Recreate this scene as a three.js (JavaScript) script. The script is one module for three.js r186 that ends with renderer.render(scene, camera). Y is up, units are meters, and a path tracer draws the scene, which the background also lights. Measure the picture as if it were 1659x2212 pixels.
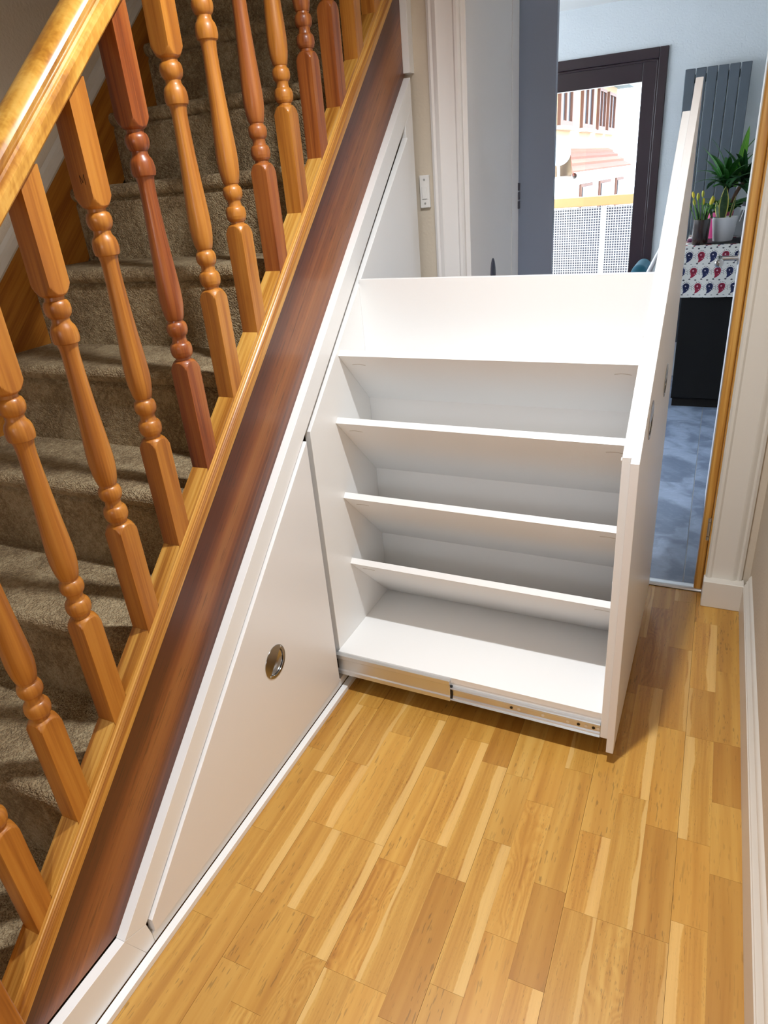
import * as THREE from 'three';
import { mergeGeometries, toCreasedNormals } from 'three/addons/utils/BufferGeometryUtils.js';
import { RoundedBoxGeometry } from 'three/addons/geometries/RoundedBoxGeometry.js';
import { RectAreaLightUniformsLib } from 'three/addons/lights/RectAreaLightUniformsLib.js';

// ------------------------------------------------------------------ camera, sky, exposure
const scene = new THREE.Scene();
const camera = new THREE.PerspectiveCamera(74.3, 1659 / 2212, 0.03, 200);
camera.position.set(0.8785, 1.4, 0);
camera.rotation.set(THREE.MathUtils.degToRad(-26.175), THREE.MathUtils.degToRad(26.78), THREE.MathUtils.degToRad(-5.194), 'YXZ');
const renderer = new THREE.WebGLRenderer({ antialias: true });
renderer.toneMapping = THREE.LinearToneMapping;
renderer.toneMappingExposure = 1.02;
renderer.shadowMap.enabled = true;
RectAreaLightUniformsLib.init();
scene.background = new THREE.Color().setRGB(0.80, 0.90, 1.02);   // bright overcast sky
scene.backgroundIntensity = 9.5;
const DOWNLIGHT = 12.5, DOWNLIGHT_COLOR = new THREE.Color().setRGB(0.95, 0.975, 1.0);

// ------------------------------------------------------------------ helpers
let seed = 7;
const rnd = () => { seed = (seed * 1664525 + 1013904223) >>> 0; return seed / 4294967296; };
const M_ = 0.9026;                                   // slope of the stair
const names = {};
function numbered(n) { const k = names[n] = (names[n] ?? -1) + 1; return k ? n + '_' + String(k).padStart(3, '0') : n; }
const lit = (o) => { o.castShadow = true; o.receiveShadow = true; return o; };
function mesh(name, geo, mat, parent) { const o = lit(new THREE.Mesh(geo, mat)); o.name = name; if (parent) parent.add(o); return o; }
function thing(name, label, category, group) {
  const o = new THREE.Group(); o.name = numbered(name); o.userData = { label, category }; if (group) o.userData.group = group; scene.add(o); return o;
}
function one(name, label, category, geo, mat, group) {
  const o = mesh(numbered(name), geo, mat, scene); o.userData = { label, category }; if (group) o.userData.group = group; return o;
}
function structure(name, geo, mat, label) { const o = mesh(name, geo, mat, scene); o.userData = { kind: 'structure', label, category: name.split('_')[0] }; return o; }
function structGroup(name, label) { const o = new THREE.Group(); o.name = name; o.userData = { kind: 'structure', label, category: name.split('_')[0] }; scene.add(o); return o; }

// uv in metres, v along the grain direction g
function metreUV(geo, g = new THREE.Vector3(0, 1, 0), off = [0, 0]) {
  if (geo.index) geo = geo.toNonIndexed();
  const p = geo.attributes.position, n = geo.attributes.normal, uv = new Float32Array(p.count * 2);
  const P = new THREE.Vector3(), N = new THREE.Vector3(), U = new THREE.Vector3(), alt = Math.abs(g.x) > 0.9 ? new THREE.Vector3(0, 1, 0) : new THREE.Vector3(1, 0, 0);
  for (let i = 0; i < p.count; i++) {
    P.fromBufferAttribute(p, i); N.fromBufferAttribute(n, i);
    if (Math.abs(N.dot(g)) > 0.8) { U.crossVectors(alt, g).normalize(); uv[2 * i] = P.dot(alt) + off[0]; uv[2 * i + 1] = P.dot(U) * 0.3 + off[1]; }
    else {
      const ax = Math.abs(N.x), ay = Math.abs(N.y), az = Math.abs(N.z);
      N.set(ax >= ay && ax >= az ? 1 : 0, ay > ax && ay >= az ? 1 : 0, az > ax && az > ay ? 1 : 0);
      U.crossVectors(N, g); if (U.lengthSq() < 1e-4) U.set(1, 0, 0); U.normalize();
      uv[2 * i] = P.dot(U) + off[0]; uv[2 * i + 1] = P.dot(g) + off[1];
    }
  }
  geo.setAttribute('uv', new THREE.BufferAttribute(uv, 2));
  return geo;
}
const GY = new THREE.Vector3(0, 1, 0), GX = new THREE.Vector3(1, 0, 0), GZ = new THREE.Vector3(0, 0, 1), GS = new THREE.Vector3(0, M_, -1).normalize();
// box between two corners, edges rounded by r
function bx(x0, x1, y0, y1, z0, z1, r = 0.0012, g = GY, off) {
  const w = Math.abs(x1 - x0), h = Math.abs(y1 - y0), d = Math.abs(z1 - z0);
  let geo = r > 0 ? new RoundedBoxGeometry(w, h, d, 1, Math.min(r, w * 0.45, h * 0.45, d * 0.45)) : new THREE.BoxGeometry(w, h, d);
  geo.translate((x0 + x1) / 2, (y0 + y1) / 2, (z0 + z1) / 2);
  return metreUV(geo, g, off);
}
// board cut in the (z, y) plane, from x0 to x1
function boardZY(pts, x0, x1, bevel = 0.0012, g = GS) {
  const s = new THREE.Shape(pts.map(([z, y]) => new THREE.Vector2(-z, y)));
  const d = Math.abs(x1 - x0), geo = new THREE.ExtrudeGeometry(s, { depth: d - 2 * bevel, bevelEnabled: bevel > 0, bevelThickness: bevel, bevelSize: bevel, bevelOffset: -bevel, bevelSegments: 1, curveSegments: 1 });
  geo.rotateY(Math.PI / 2);                           // shape x -> -z, depth z -> x
  geo.translate(Math.min(x0, x1) + bevel, 0, 0);
  geo.deleteAttribute('uv');
  return metreUV(geo, g);
}
// profile [x, c] swept along the stair slope: y = c - M_ * z
function slopeSweep(prof, z0, z1, closed = true, uoff = 0) {
  const pos = [], uv = [], idx = [], n = prof.length, k = Math.hypot(1, M_);
  let u = uoff; const us = [u];
  for (let i = 0; i < n; i++) { const a = prof[i], b = prof[(i + 1) % n]; u += Math.hypot(b[0] - a[0], (b[1] - a[1]) * 0.75); us.push(u); }
  for (let i = 0; i < (closed ? n : n - 1); i++) {
    const a = prof[i], b = prof[(i + 1) % n], o = pos.length / 3;
    for (const [q, uu] of [[a, us[i]], [b, us[i + 1]]]) for (const z of [z0, z1]) { pos.push(q[0], q[1] - M_ * z, z); uv.push(uu, -z * k); }
    idx.push(o, o + 1, o + 2, o + 1, o + 3, o + 2);
  }
  const caps = THREE.ShapeUtils.triangulateShape(prof.map(([x, c]) => new THREE.Vector2(x, c)), []);
  for (const z of [z0, z1]) { const o = pos.length / 3; for (const [x, c] of prof) { pos.push(x, c - M_ * z, z); uv.push(x, c); } for (const t of caps) idx.push(o + t[0], o + t[1], o + t[2]); }
  const g = new THREE.BufferGeometry();
  g.setAttribute('position', new THREE.Float32BufferAttribute(pos, 3)); g.setAttribute('uv', new THREE.Float32BufferAttribute(uv, 2)); g.setIndex(idx);
  return toCreasedNormals(g, 0.62);
}
// profile [a, b] swept straight along an axis: 'x' (a=z, b=y), 'y' (a=x, b=z), 'z' (a=x, b=y)
function sweep(prof, axis, t0, t1, smooth = false) {
  const s = new THREE.Shape(prof.map(([a, b]) => new THREE.Vector2(a, b)));
  const geo = new THREE.ExtrudeGeometry(s, { depth: t1 - t0, bevelEnabled: false });
  geo.translate(0, 0, t0);
  const p = geo.attributes.position;
  for (let i = 0; i < p.count; i++) { const a = p.getX(i), b = p.getY(i), t = p.getZ(i); axis === 'z' ? p.setXYZ(i, a, b, t) : axis === 'y' ? p.setXYZ(i, a, t, b) : p.setXYZ(i, t, b, a); }
  geo.deleteAttribute('uv');
  return metreUV(toCreasedNormals(geo, 0.62), axis === 'x' ? GX : axis === 'y' ? GY : GZ);
}
const cyl = (r0, r1, h, x, y, z, seg = 20) => { const g = new THREE.CylinderGeometry(r0, r1, h, seg); g.translate(x, y, z); return g; };
function tube(pts, r, seg = 20, rs = 6) { return new THREE.TubeGeometry(new THREE.CatmullRomCurve3(pts.map((p) => new THREE.Vector3(...p))), seg, r, rs, false); }
const merge = (...g) => mergeGeometries(g.map((q) => { const r = q.index ? q.toNonIndexed() : q; for (const k of Object.keys(r.attributes)) if (!['position', 'normal', 'uv'].includes(k)) r.deleteAttribute(k); return r; }), false);

// ------------------------------------------------------------------ procedural textures
const hashT = new Float32Array(65536); for (let i = 0; i < 65536; i++) hashT[i] = rnd();
const hsh = (x, y, s) => hashT[((x * 7919 + y * 104729 + s * 613) >>> 0) & 65535];
function vnoise(x, y, px, py, s) {
  const xi = Math.floor(x), yi = Math.floor(y); let fx = x - xi, fy = y - yi; fx = fx * fx * (3 - 2 * fx); fy = fy * fy * (3 - 2 * fy);
  const x0 = ((xi % px) + px) % px, x1 = (x0 + 1) % px, y0 = ((yi % py) + py) % py, y1 = (y0 + 1) % py;
  const a = hsh(x0, y0, s), b = hsh(x1, y0, s), c = hsh(x0, y1, s), d = hsh(x1, y1, s);
  return a + (b - a) * fx + (c - a) * fy + (a - b - c + d) * fx * fy;
}
function fbm(u, v, px, py, oct, s) { let t = 0, a = 0.5, n = 0; for (let i = 0; i < oct; i++) { t += a * vnoise(u * px, v * py, px, py, s + i * 17); n += a; a *= 0.5; px *= 2; py *= 2; } return t / n; }
const mix = (a, b, t) => a + (b - a) * t, clamp = (x, a = 0, b = 1) => Math.min(b, Math.max(a, x)), sstep = (a, b, x) => { const t = clamp((x - a) / (b - a)); return t * t * (3 - 2 * t); };
function tex(w, h, fn, wm, hm, srgb = true) {
  const d = new Uint8Array(w * h * 4);
  for (let y = 0; y < h; y++) for (let x = 0; x < w; x++) { const c = fn((x + 0.5) / w, (y + 0.5) / h), o = 4 * (y * w + x); d[o] = clamp(c[0], 0, 255); d[o + 1] = clamp(c[1], 0, 255); d[o + 2] = clamp(c[2], 0, 255); d[o + 3] = 255; }
  const t = new THREE.DataTexture(d, w, h, THREE.RGBAFormat); t.wrapS = t.wrapT = THREE.RepeatWrapping; t.magFilter = THREE.LinearFilter; t.minFilter = THREE.LinearMipmapLinearFilter; t.generateMipmaps = true;
  t.repeat.set(1 / wm, 1 / hm); if (srgb) t.colorSpace = THREE.SRGBColorSpace; t.needsUpdate = true; return t;
}
const ramp = (stops, t) => { t = clamp(t) * (stops.length - 1); const i = Math.min(stops.length - 2, Math.floor(t)), f = t - i; return [0, 1, 2].map((k) => mix(stops[i][k], stops[i + 1][k], f)); };

// oak: long streaks, fine pores, a little cathedral figure
const oakFn = (seedN, fig) => (u, v) => {
  const warp = fbm(u, v, 3, 2, 3, 11 + seedN) - 0.5;
  const str = fbm(u + warp * 0.05, v, 34, 2, 4, 23 + seedN), broad = fbm(u, v, 6, 2, 3, 31 + seedN);
  const rings = 0.5 + 0.5 * Math.sin(6.283 * (9 * u + 7 * fbm(u, v, 4, 3, 3, 41 + seedN)) * (fig ? 2 : 1));
  const pore = sstep(0.70, 0.80, fbm(u, v, 230, 52, 2, 53 + seedN)) * (0.35 + 0.65 * sstep(0.42, 0.6, fbm(u, v, 12, 5, 2, 61 + seedN)));
  const t = 0.42 * str + 0.36 * broad + 0.22 * (fig ? 0.25 + 0.5 * rings : 0.5);
  const c = ramp([[164, 112, 46], [186, 136, 60], [198, 151, 73], [208, 165, 88]], sstep(0.2, 0.8, t));
  const k = 1 - 0.19 * pore; return [c[0] * k, c[1] * k * 0.99, c[2] * k * 0.95];
};
const oakTex = [tex(1024, 2048, oakFn(0, false), 0.6, 1.2), tex(512, 1024, oakFn(90, true), 0.30, 0.6)];
// oak strip with a pale sapwood band on one edge; u runs once over the strip
const sapTex = [0, 1].map((q) => tex(256, 1024, (u, v) => {
  const c = oakFn(200 + 37 * q, false)(u * 0.35, v), e = 0.62 + 0.20 * q + 0.16 * (fbm(0.3, v, 2, 3, 3, 77 + q) - 0.5) * 2 + 0.02 * (fbm(u, v, 20, 60, 2, 5) - 0.5);
  const s = sstep(e, e + 0.05, u) * (0.75 + 0.25 * fbm(u, v, 24, 3, 2, 9)), p = [224, 186, 118]; return [0, 1, 2].map((k) => mix(c[k], p[k], s * 0.8));
}, 1, 1));
const softTex = (stops, s, px, py, w, h, wm, hm, contrast = [0.25, 0.75]) => tex(w, h, (u, v) => {
  const warp = (fbm(u, v, 3, 2, 2, s) - 0.5) * 0.08;
  const t = 0.5 * fbm(u + warp, v, px, py, 4, s + 3) + 0.3 * fbm(u + warp, v, Math.max(2, Math.round(px / 4)), py, 3, s + 19) + 0.2 * fbm(u, v, px * 5, py * 3, 2, s + 29);
  return ramp(stops, sstep(contrast[0], contrast[1], t));
}, wm, hm);
const pineTex = softTex([[140, 80, 22], [168, 102, 32], [184, 118, 41], [194, 131, 51]], 300, 10, 2, 256, 1024, 0.16, 0.7);
const redPineTex = softTex([[106, 48, 16], [140, 70, 25], [158, 88, 35], [170, 102, 46]], 340, 14, 2, 256, 1024, 0.16, 0.7);
const brownPineTex = softTex([[118, 58, 18], [144, 76, 28], [160, 92, 36], [172, 104, 46]], 360, 12, 2, 256, 1024, 0.16, 0.7);
const goldTex = softTex([[158, 98, 34], [196, 138, 58], [216, 164, 80], [226, 180, 98]], 380, 18, 2, 512, 1024, 0.25, 1.0);
const railTex = tex(512, 1024, (u, v) => {
  const cloud = fbm(u, v, 5, 14, 4, 420), str = fbm(u, v, 26, 3, 3, 431), fine = fbm(u, v, 50, 160, 2, 447);
  return ramp([[158, 100, 34], [190, 132, 50], [212, 158, 70], [226, 178, 92]], sstep(0.25, 0.75, 0.5 * cloud + 0.35 * str + 0.15 * fine));
}, 0.3, 0.6);
const mahoganyTex = tex(512, 2048, (u, v) => {
  const broad = fbm(u + 0.02 * (fbm(u, v, 2, 3, 2, 466) - 0.5), v, 5, 1, 2, 460), fine = fbm(u, v, 60, 3, 3, 470), line = sstep(0.70, 0.78, fbm(u, v, 40, 1, 2, 481));
  const pore = sstep(0.68, 0.8, fbm(u, v, 160, 40, 2, 490));
  const c = ramp([[86, 40, 16], [122, 66, 30], [146, 86, 42], [160, 102, 54]], sstep(0.22, 0.78, 0.78 * broad + 0.22 * fine)); const k = 1 + 0.10 * line - 0.18 * pore; return [c[0] * k, c[1] * k, c[2] * k];
}, 0.42, 2.1);
const carpetN = (u, v) => 0.36 * fbm(u, v, 170, 170, 2, 520) + 0.26 * fbm(u, v, 48, 48, 2, 531) + 0.38 * fbm(u, v, 7, 7, 4, 541);
const carpetTex = tex(768, 768, (u, v) => ramp([[136, 114, 84], [160, 138, 105], [176, 155, 120], [192, 172, 137]], sstep(0.28, 0.72, carpetN(u, v))), 0.42, 0.42);
const carpetBump = tex(768, 768, (u, v) => { const t = 255 * sstep(0.25, 0.75, 0.7 * fbm(u, v, 150, 150, 2, 520) + 0.3 * fbm(u, v, 28, 28, 2, 551)); return [t, t, t]; }, 0.42, 0.42, false);
const plasterBump = tex(256, 256, (u, v) => { const t = 255 * fbm(u, v, 40, 40, 3, 560); return [t, t, t]; }, 0.25, 0.25, false);
const vinylTex = tex(512, 512, (u, v) => {
  const w = fbm(u, v, 6, 6, 4, 580) - 0.5, m = fbm(u + 0.2 * w, v + 0.2 * w, 9, 9, 5, 590), vein = 1 - Math.abs(fbm(u + 0.1 * w, v, 22, 48, 3, 601) - 0.5) * 16;
  const c = ramp([[112, 126, 148], [136, 150, 173], [152, 167, 190]], sstep(0.3, 0.7, m)), k = clamp(vein) * 9; return [c[0] + k, c[1] + k, c[2] + k];
}, 0.9, 0.9);

// ------------------------------------------------------------------ materials
const std = (o) => new THREE.MeshStandardMaterial(o), phys = (o) => new THREE.MeshPhysicalMaterial(o);
const M = {
  oak: phys({ map: pineTex, roughness: 0.42, clearcoat: 0.35, clearcoatRoughness: 0.25 }),
  pine: phys({ map: pineTex, roughness: 0.42, clearcoat: 0.22, clearcoatRoughness: 0.2 }),
  redPine: phys({ map: redPineTex, roughness: 0.4, clearcoat: 0.3, clearcoatRoughness: 0.18 }),
  midPine: phys({ map: brownPineTex, roughness: 0.42, clearcoat: 0.22, clearcoatRoughness: 0.2 }),
  gold: phys({ map: goldTex, roughness: 0.38, clearcoat: 0.4, clearcoatRoughness: 0.2 }),
  rail: phys({ map: railTex, roughness: 0.32, clearcoat: 0.6, clearcoatRoughness: 0.14 }),
  mahogany: phys({ map: mahoganyTex, roughness: 0.4, clearcoat: 0.35, clearcoatRoughness: 0.22 }),
  jamb: phys({ map: goldTex, roughness: 0.42, clearcoat: 0.3, clearcoatRoughness: 0.25 }),
  carpet: std({ map: carpetTex, bumpMap: carpetBump, bumpScale: 0.004, roughness: 1.0 }),
  white: phys({ color: '#f4f4f3', roughness: 0.38, clearcoat: 0.15, clearcoatRoughness: 0.3 }),
  whitePaint: std({ color: '#efebe8', roughness: 0.42 }),
  frontWhite: phys({ color: '#efedec', roughness: 0.34, clearcoat: 0.25, clearcoatRoughness: 0.2 }),
  trim: std({ color: '#e2dcd2', roughness: 0.45 }),
  wall: std({ color: '#d8cbb8', roughness: 0.9, bumpMap: plasterBump, bumpScale: 0.0006 }),
  stairWall: std({ color: '#d8cbb8', roughness: 0.92, bumpMap: plasterBump, bumpScale: 0.0012 }),
  ceiling: std({ color: '#eeeae4', roughness: 0.95 }),
  kitchenWall: std({ color: '#dfe3e4', roughness: 0.95, bumpMap: plasterBump, bumpScale: 0.001 }),
  vinyl: std({ map: vinylTex, roughness: 0.42 }),
  joint: std({ color: '#cfd6dc', roughness: 0.6 }),
  sub: std({ color: '#3a2412', roughness: 0.9 }),
  dark: std({ color: '#120d0a', roughness: 0.9 }),
  chrome: std({ color: '#aaa8a6', metalness: 1, roughness: 0.2 }),
  steel: std({ color: '#c6c8c8', metalness: 1, roughness: 0.32 }),
  zinc: std({ color: '#dcdedf', metalness: 1, roughness: 0.42 }),
  darkSteel: std({ color: '#5a5862', metalness: 1, roughness: 0.3 }),
  blackPlastic: std({ color: '#0b0b0c', roughness: 0.5 }),
  brownFrame: phys({ color: '#2b181e', roughness: 0.35, clearcoat: 0.3, clearcoatRoughness: 0.2 }),
  glass: phys({ color: '#ffffff', transmission: 1, roughness: 0, thickness: 0, ior: 1.5 }),
  radiator: std({ color: '#5b636b', roughness: 0.42, metalness: 0.1 }),
  greyCabinet: phys({ color: '#8a90a0', roughness: 0.32, clearcoat: 0.2 }),
  plastic: std({ color: '#efedea', roughness: 0.35 }),
};

// ------------------------------------------------------------------ the room
const HALL_H = 2.36, KH = 2.22, TOPZ = -2.25;
// hall floor: strips of a three-strip parquet, each a part
const floor = structGroup('floor', 'honey coloured three-strip oak parquet of the hall');
mesh('underlay', bx(-1.07, 1.12, -0.06, -0.0125, 1.8, -2.268, 0), M.sub, floor);
mesh('floor_below_stairs', bx(-0.95, -0.0165, -0.0125, 0, 1.7, -2.249, 0, GZ), phys({ map: oakTex[0], roughness: 0.4, clearcoat: 0.22, clearcoatRoughness: 0.28 }), floor);
const COL0 = 0.123, SW = 0.06883;
const knownJoints = { '-2': [-1.142, -0.866, -0.636], '-1': [-1.073, -0.726], 0: [-1.134, -0.93, -0.579], 1: [-1.27, -0.93, -0.72, -0.516], 2: [-1.36, -0.93, -0.65], 3: [-1.188, -0.90, -0.64], 4: [-1.319, -0.98, -0.64], 5: [-1.255, -0.912, -0.60], 6: [-1.238, -1.034, -0.69], 7: [-1.382, -1.175, -0.826], 8: [-1.307, -0.967, -0.755], 9: [-1.135, -0.935], 10: [-1.273, -0.935], 11: [-1.539, -1.203, -0.935], 12: [-1.727, -1.526, -1.192, -0.986], 13: [-1.527, -1.322, -1.122] };
// [column, joint index from the far end of the known ones] -> pale sapwood edge or a darker piece, as the photograph shows them
const strips = { '-2:1': 'p', '-1:1': 'sR', '-1:2': 'p', '0:1': 'sR', '0:0': 'sR', '0:3': 'p', '1:2': 'sL', '1:3': 'p', '2:1': 'sR', '2:2': 'sR', '2:3': 'fig', '3:1': 'p', '3:2': 'fig', '3:3': 'sL', '4:1': 'sR', '4:2': 'sL', '4:3': 'p', '5:1': 'sR', '5:2': 'd', '6:1': 'p', '6:2': 'sR', '6:3': 'p', '7:1': 'p', '7:2': 'fig', '8:2': 'd', '8:3': 'sR', '8:1': 'p', '9:1': 'sR', '9:2': 'sR', '9:0': 'p', '10:1': 'sR', '10:2': 'fig', '11:1': 'p', '11:2': 'd', '12:2': 'sL', '12:3': 'p', '12:4': 'sL', '13:1': 'd', '13:2': 'p', '13:3': 'd' };
const TONES = [[1, 1, 1], [0.93, 0.9, 0.86], [1.06, 1.05, 1.03], [0.86, 0.8, 0.73], [1.02, 0.98, 0.92], [0.97, 0.97, 0.98]];
const stripMats = {};
function stripMat(kind, tone) {
  return stripMats[kind + tone] ??= phys({ map: kind === 'sR' || kind === 'sL' ? sapTex[tone % 2] : kind === 'fig' ? oakTex[1] : oakTex[0], color: new THREE.Color().setRGB(...TONES[tone]), roughness: 0.4, clearcoat: 0.22, clearcoatRoughness: 0.28 });
}
let stripNo = 0;
for (let c = -2; c <= 13; c++) {
  const x0 = c === -2 ? -0.016 : COL0 + c * SW, x1 = c === 13 ? 1.084 : COL0 + (c + 1) * SW, known = knownJoints[c], js = [-2.262];
  let z = known[0]; const before = []; while (z - 0.24 > -2.2) { z -= 0.24 + 0.2 * rnd(); if (z > -2.18) before.unshift(z); }
  const after = []; z = known.at(-1); while (z < 1.6) { z += 0.26 + 0.22 * rnd(); after.push(Math.min(z, 1.62)); }
  js.push(...before, ...known, ...after);
  for (let i = 0; i + 1 < js.length; i++) {
    const k = i - before.length, forced = strips[c + ':' + k], r = rnd();
    let kind = forced ?? (r < 0.16 ? 'sR' : r < 0.26 ? 'sL' : r < 0.34 ? 'fig' : 'p'), tone = kind === 'd' ? 3 : Math.floor(rnd() * 6); if (kind === 'd') kind = 'p'; if (tone === 3 && forced && forced !== 'd') tone = 0;
    const gapX = (((c % 3) + 3) % 3 === 0) ? 0.0006 : 0.00012, g = new THREE.BoxGeometry(x1 - x0 - gapX, 0.012, js[i + 1] - js[i] - 0.0004);
    g.translate((x0 + x1 + gapX) / 2, -0.006, (js[i] + js[i + 1]) / 2);
    const p = g.attributes.position, uv = g.attributes.uv, ox = rnd() * 0.5, oz = rnd();
    for (let q = 0; q < p.count; q++) {
      if (kind === 'sR' || kind === 'sL') { const t = (p.getX(q) - x0) / (x1 - x0); uv.setXY(q, kind === 'sR' ? t * 0.96 + 0.02 : 1 - (t * 0.96 + 0.02), p.getZ(q) / 0.5 + oz); }
      else uv.setXY(q, p.getX(q) + ox, p.getZ(q) + oz);
    }
    mesh(stripNo ? 'floor_strip_' + String(stripNo).padStart(3, '0') : 'floor_strip', g, stripMat(kind, tone), floor); stripNo++;
  }
}
// kitchen floor of large vinyl tiles
const kfloor = structGroup('floor_kitchen', 'blue-grey marbled vinyl tiles of the kitchen');
mesh('screed', bx(-1.75, 1.95, -0.06, -0.004, -2.268, -5.06, 0), M.joint, kfloor);
for (let i = 0; i < 4; i++) for (let j = 0; j < 4; j++) {
  const x1 = 0.9015 + 0.9 * (i - 2), z1 = -2.3 - 0.9 * j + 0.0, zb = Math.max(z1 - 0.899, -5.06), xb = Math.min(x1 + 0.897, 1.95);
  if (zb > z1 - 0.05) continue;
  mesh('vinyl_tile', bx(Math.max(x1 + 0.0015, -1.75), xb, -0.004, 0, z1, zb, 0, GZ, [i * 0.31, j * 0.53]), M.vinyl, kfloor);
}
{ // silver threshold strip with a rounded back
  const prof = []; for (let i = 0; i <= 10; i++) { const a = Math.PI * i / 10; prof.push([-2.278 + 0.022 * Math.cos(a), 0.001 + 0.010 * Math.sin(a)]); } prof.push([-2.300, -0.004], [-2.256, -0.004]);
  const t = thing('threshold_strip', 'silver metal threshold strip between oak floor and kitchen vinyl', 'threshold');
  mesh('cover_bar', sweep(prof, 'x', 0.125, 0.962), M.zinc, t); mesh('rubber_edge', bx(0.125, 0.962, -0.006, 0.0015, -2.2545, -2.262, 0), M.blackPlastic, t);
}
// walls
structure('wall_right', bx(1.10, 1.22, 0, HALL_H, 1.7, -2.36, 0), M.wall, 'beige painted hall wall beside the parquet');
const wb = structGroup('wall_back', 'beige hall wall round the glazed front door');
const FX0 = 0.12, FX1 = 0.98;
mesh('wall_panel', bx(-1.07, FX0, 0, 4.9, 1.7, 1.82, 0), M.wall, wb); mesh('wall_panel', bx(FX1, 1.22, 0, 4.9, 1.7, 1.82, 0), M.wall, wb); mesh('wall_panel', bx(FX0, FX1, 2.08, 4.9, 1.7, 1.82, 0), M.wall, wb);
const fd = structGroup('door_3', 'white glazed front door of the hall');
mesh('door_frame', merge(bx(FX0, FX0 + 0.13, 0, 2.08, 1.72, 1.77, 0.003), bx(FX1 - 0.13, FX1, 0, 2.08, 1.72, 1.77, 0.003), bx(FX0 + 0.13, FX1 - 0.13, 1.94, 2.08, 1.72, 1.77, 0.003), bx(FX0 + 0.13, FX1 - 0.13, 0, 1.45, 1.72, 1.77, 0.003)), M.whitePaint, fd);
mesh('pane', bx(FX0 + 0.128, FX1 - 0.128, 1.448, 1.942, 1.743, 1.747, 0), M.glass, fd);
structure('ground_front', bx(-8, 10, -0.2, -0.1, 1.83, 14, 0), std({ color: '#8f8b84', roughness: 1 }), 'paving in front of the house');
structure('wall_left', bx(-1.07, -0.951, 0, 4.9, 1.7, -2.36, 0), M.stairWall, 'grey-beige plastered wall along the stairs');
structure('wall_stairwell', bx(-1.07, 0.05, 2.36, 4.9, TOPZ, -2.36, 0), M.stairWall, 'wall at the top of the stairs');
structure('wall_landing', bx(-0.05, 0.05, HALL_H + 0.12, 4.9, 1.7, -2.25, 0), M.stairWall, 'upper wall above the hall ceiling');
structure('ceiling', bx(-0.04, 1.22, HALL_H, HALL_H + 0.12, 1.82, -2.36, 0), M.ceiling, 'white hall ceiling');
structure('ceiling_stairwell', bx(-1.07, 0.05, 4.9, 5.0, 1.82, -2.36, 0), M.ceiling, 'white ceiling over the stairs');
const endWall = structGroup('wall_end', 'beige wall round the kitchen doorway');
mesh('wall_pier', bx(-0.951, 0.10, 0, HALL_H, TOPZ, -2.36, 0), M.wall, endWall);
mesh('wall_pier', bx(0.985, 1.10, 0, HALL_H, -2.215, -2.36, 0), M.wall, endWall);
mesh('wall_lintel', bx(0.10, 0.985, 2.06, HALL_H, TOPZ, -2.36, 0), M.wall, endWall);
// kitchen shell
structure('wall_kitchen_right', bx(1.95, 2.07, 0, KH, -2.24, -5.2, 0), M.kitchenWall, 'pale blue-white kitchen wall beyond the doorway');
structure('wall_kitchen_front', bx(1.22, 2.07, 0, KH, -2.24, -2.36, 0), M.kitchenWall, 'kitchen wall beside the hall');
structure('wall_kitchen_hall', bx(-1.87, -0.95, 0, 2.36, -2.24, -2.36, 0), M.kitchenWall, 'kitchen wall backing on the stairs');
structure('ceiling_kitchen', bx(-1.87, 2.07, KH, KH + 0.14, -2.36, -5.2, 0), M.ceiling, 'white kitchen ceiling');
const kb = structGroup('wall_kitchen_back', 'pale blue-white kitchen wall round the glazed door');
const DX0 = -0.42, DX1 = 0.475, DT = 1.962, BZ = -5.05;                    // glazed door opening
mesh('wall_panel', bx(-1.87, DX0, 0, KH, BZ, -5.2, 0), M.kitchenWall, kb);
mesh('wall_panel', bx(DX1, 2.07, 0, KH, BZ, -5.2, 0), M.kitchenWall, kb);
mesh('wall_panel', bx(DX0, DX1, DT, KH, BZ, -5.2, 0), M.kitchenWall, kb);
const kl = structGroup('wall_kitchen_left', 'kitchen wall with a wide window');
mesh('wall_panel', bx(-1.87, -1.75, 0, 0.85, -2.36, -5.05, 0), M.kitchenWall, kl);
mesh('wall_panel', bx(-1.87, -1.75, 2.05, KH, -2.36, -5.05, 0), M.kitchenWall, kl);
mesh('wall_panel', bx(-1.87, -1.75, 0.85, 2.05, -2.36, -2.5, 0), M.kitchenWall, kl);
mesh('wall_panel', bx(-1.87, -1.75, 0.85, 2.05, -4.9, -5.05, 0), M.kitchenWall, kl);
const w2 = structGroup('window_2', 'wide kitchen window in the left wall');
for (const [a, b, c, d] of [[0.85, 0.9, -2.5, -4.9], [2.0, 2.05, -2.5, -4.9], [0.9, 2.0, -2.5, -2.55], [0.9, 2.0, -4.85, -4.9], [0.9, 2.0, -3.68, -3.73]]) mesh('window_frame', bx(-1.84, -1.78, a, b, c, d, 0.003), M.whitePaint, w2);
mesh('pane', bx(-1.812, -1.808, 0.9, 2.0, -2.55, -3.68, 0), M.glass, w2); mesh('pane', bx(-1.812, -1.808, 0.9, 2.0, -3.73, -4.85, 0), M.glass, w2);

// skirting board on the right
const skProf = [[1.10, 0], [1.081, 0], [1.081, 0.098], [1.0835, 0.101], [1.0835, 0.106], [1.088, 0.112], [1.087, 0.118], [1.092, 0.126], [1.0915, 0.132], [1.096, 0.140], [1.10, 0.145]];
structure('baseboard_right', sweep(skProf, 'z', -2.17, 1.7), M.trim, 'cream moulded skirting along the right wall');
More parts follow.
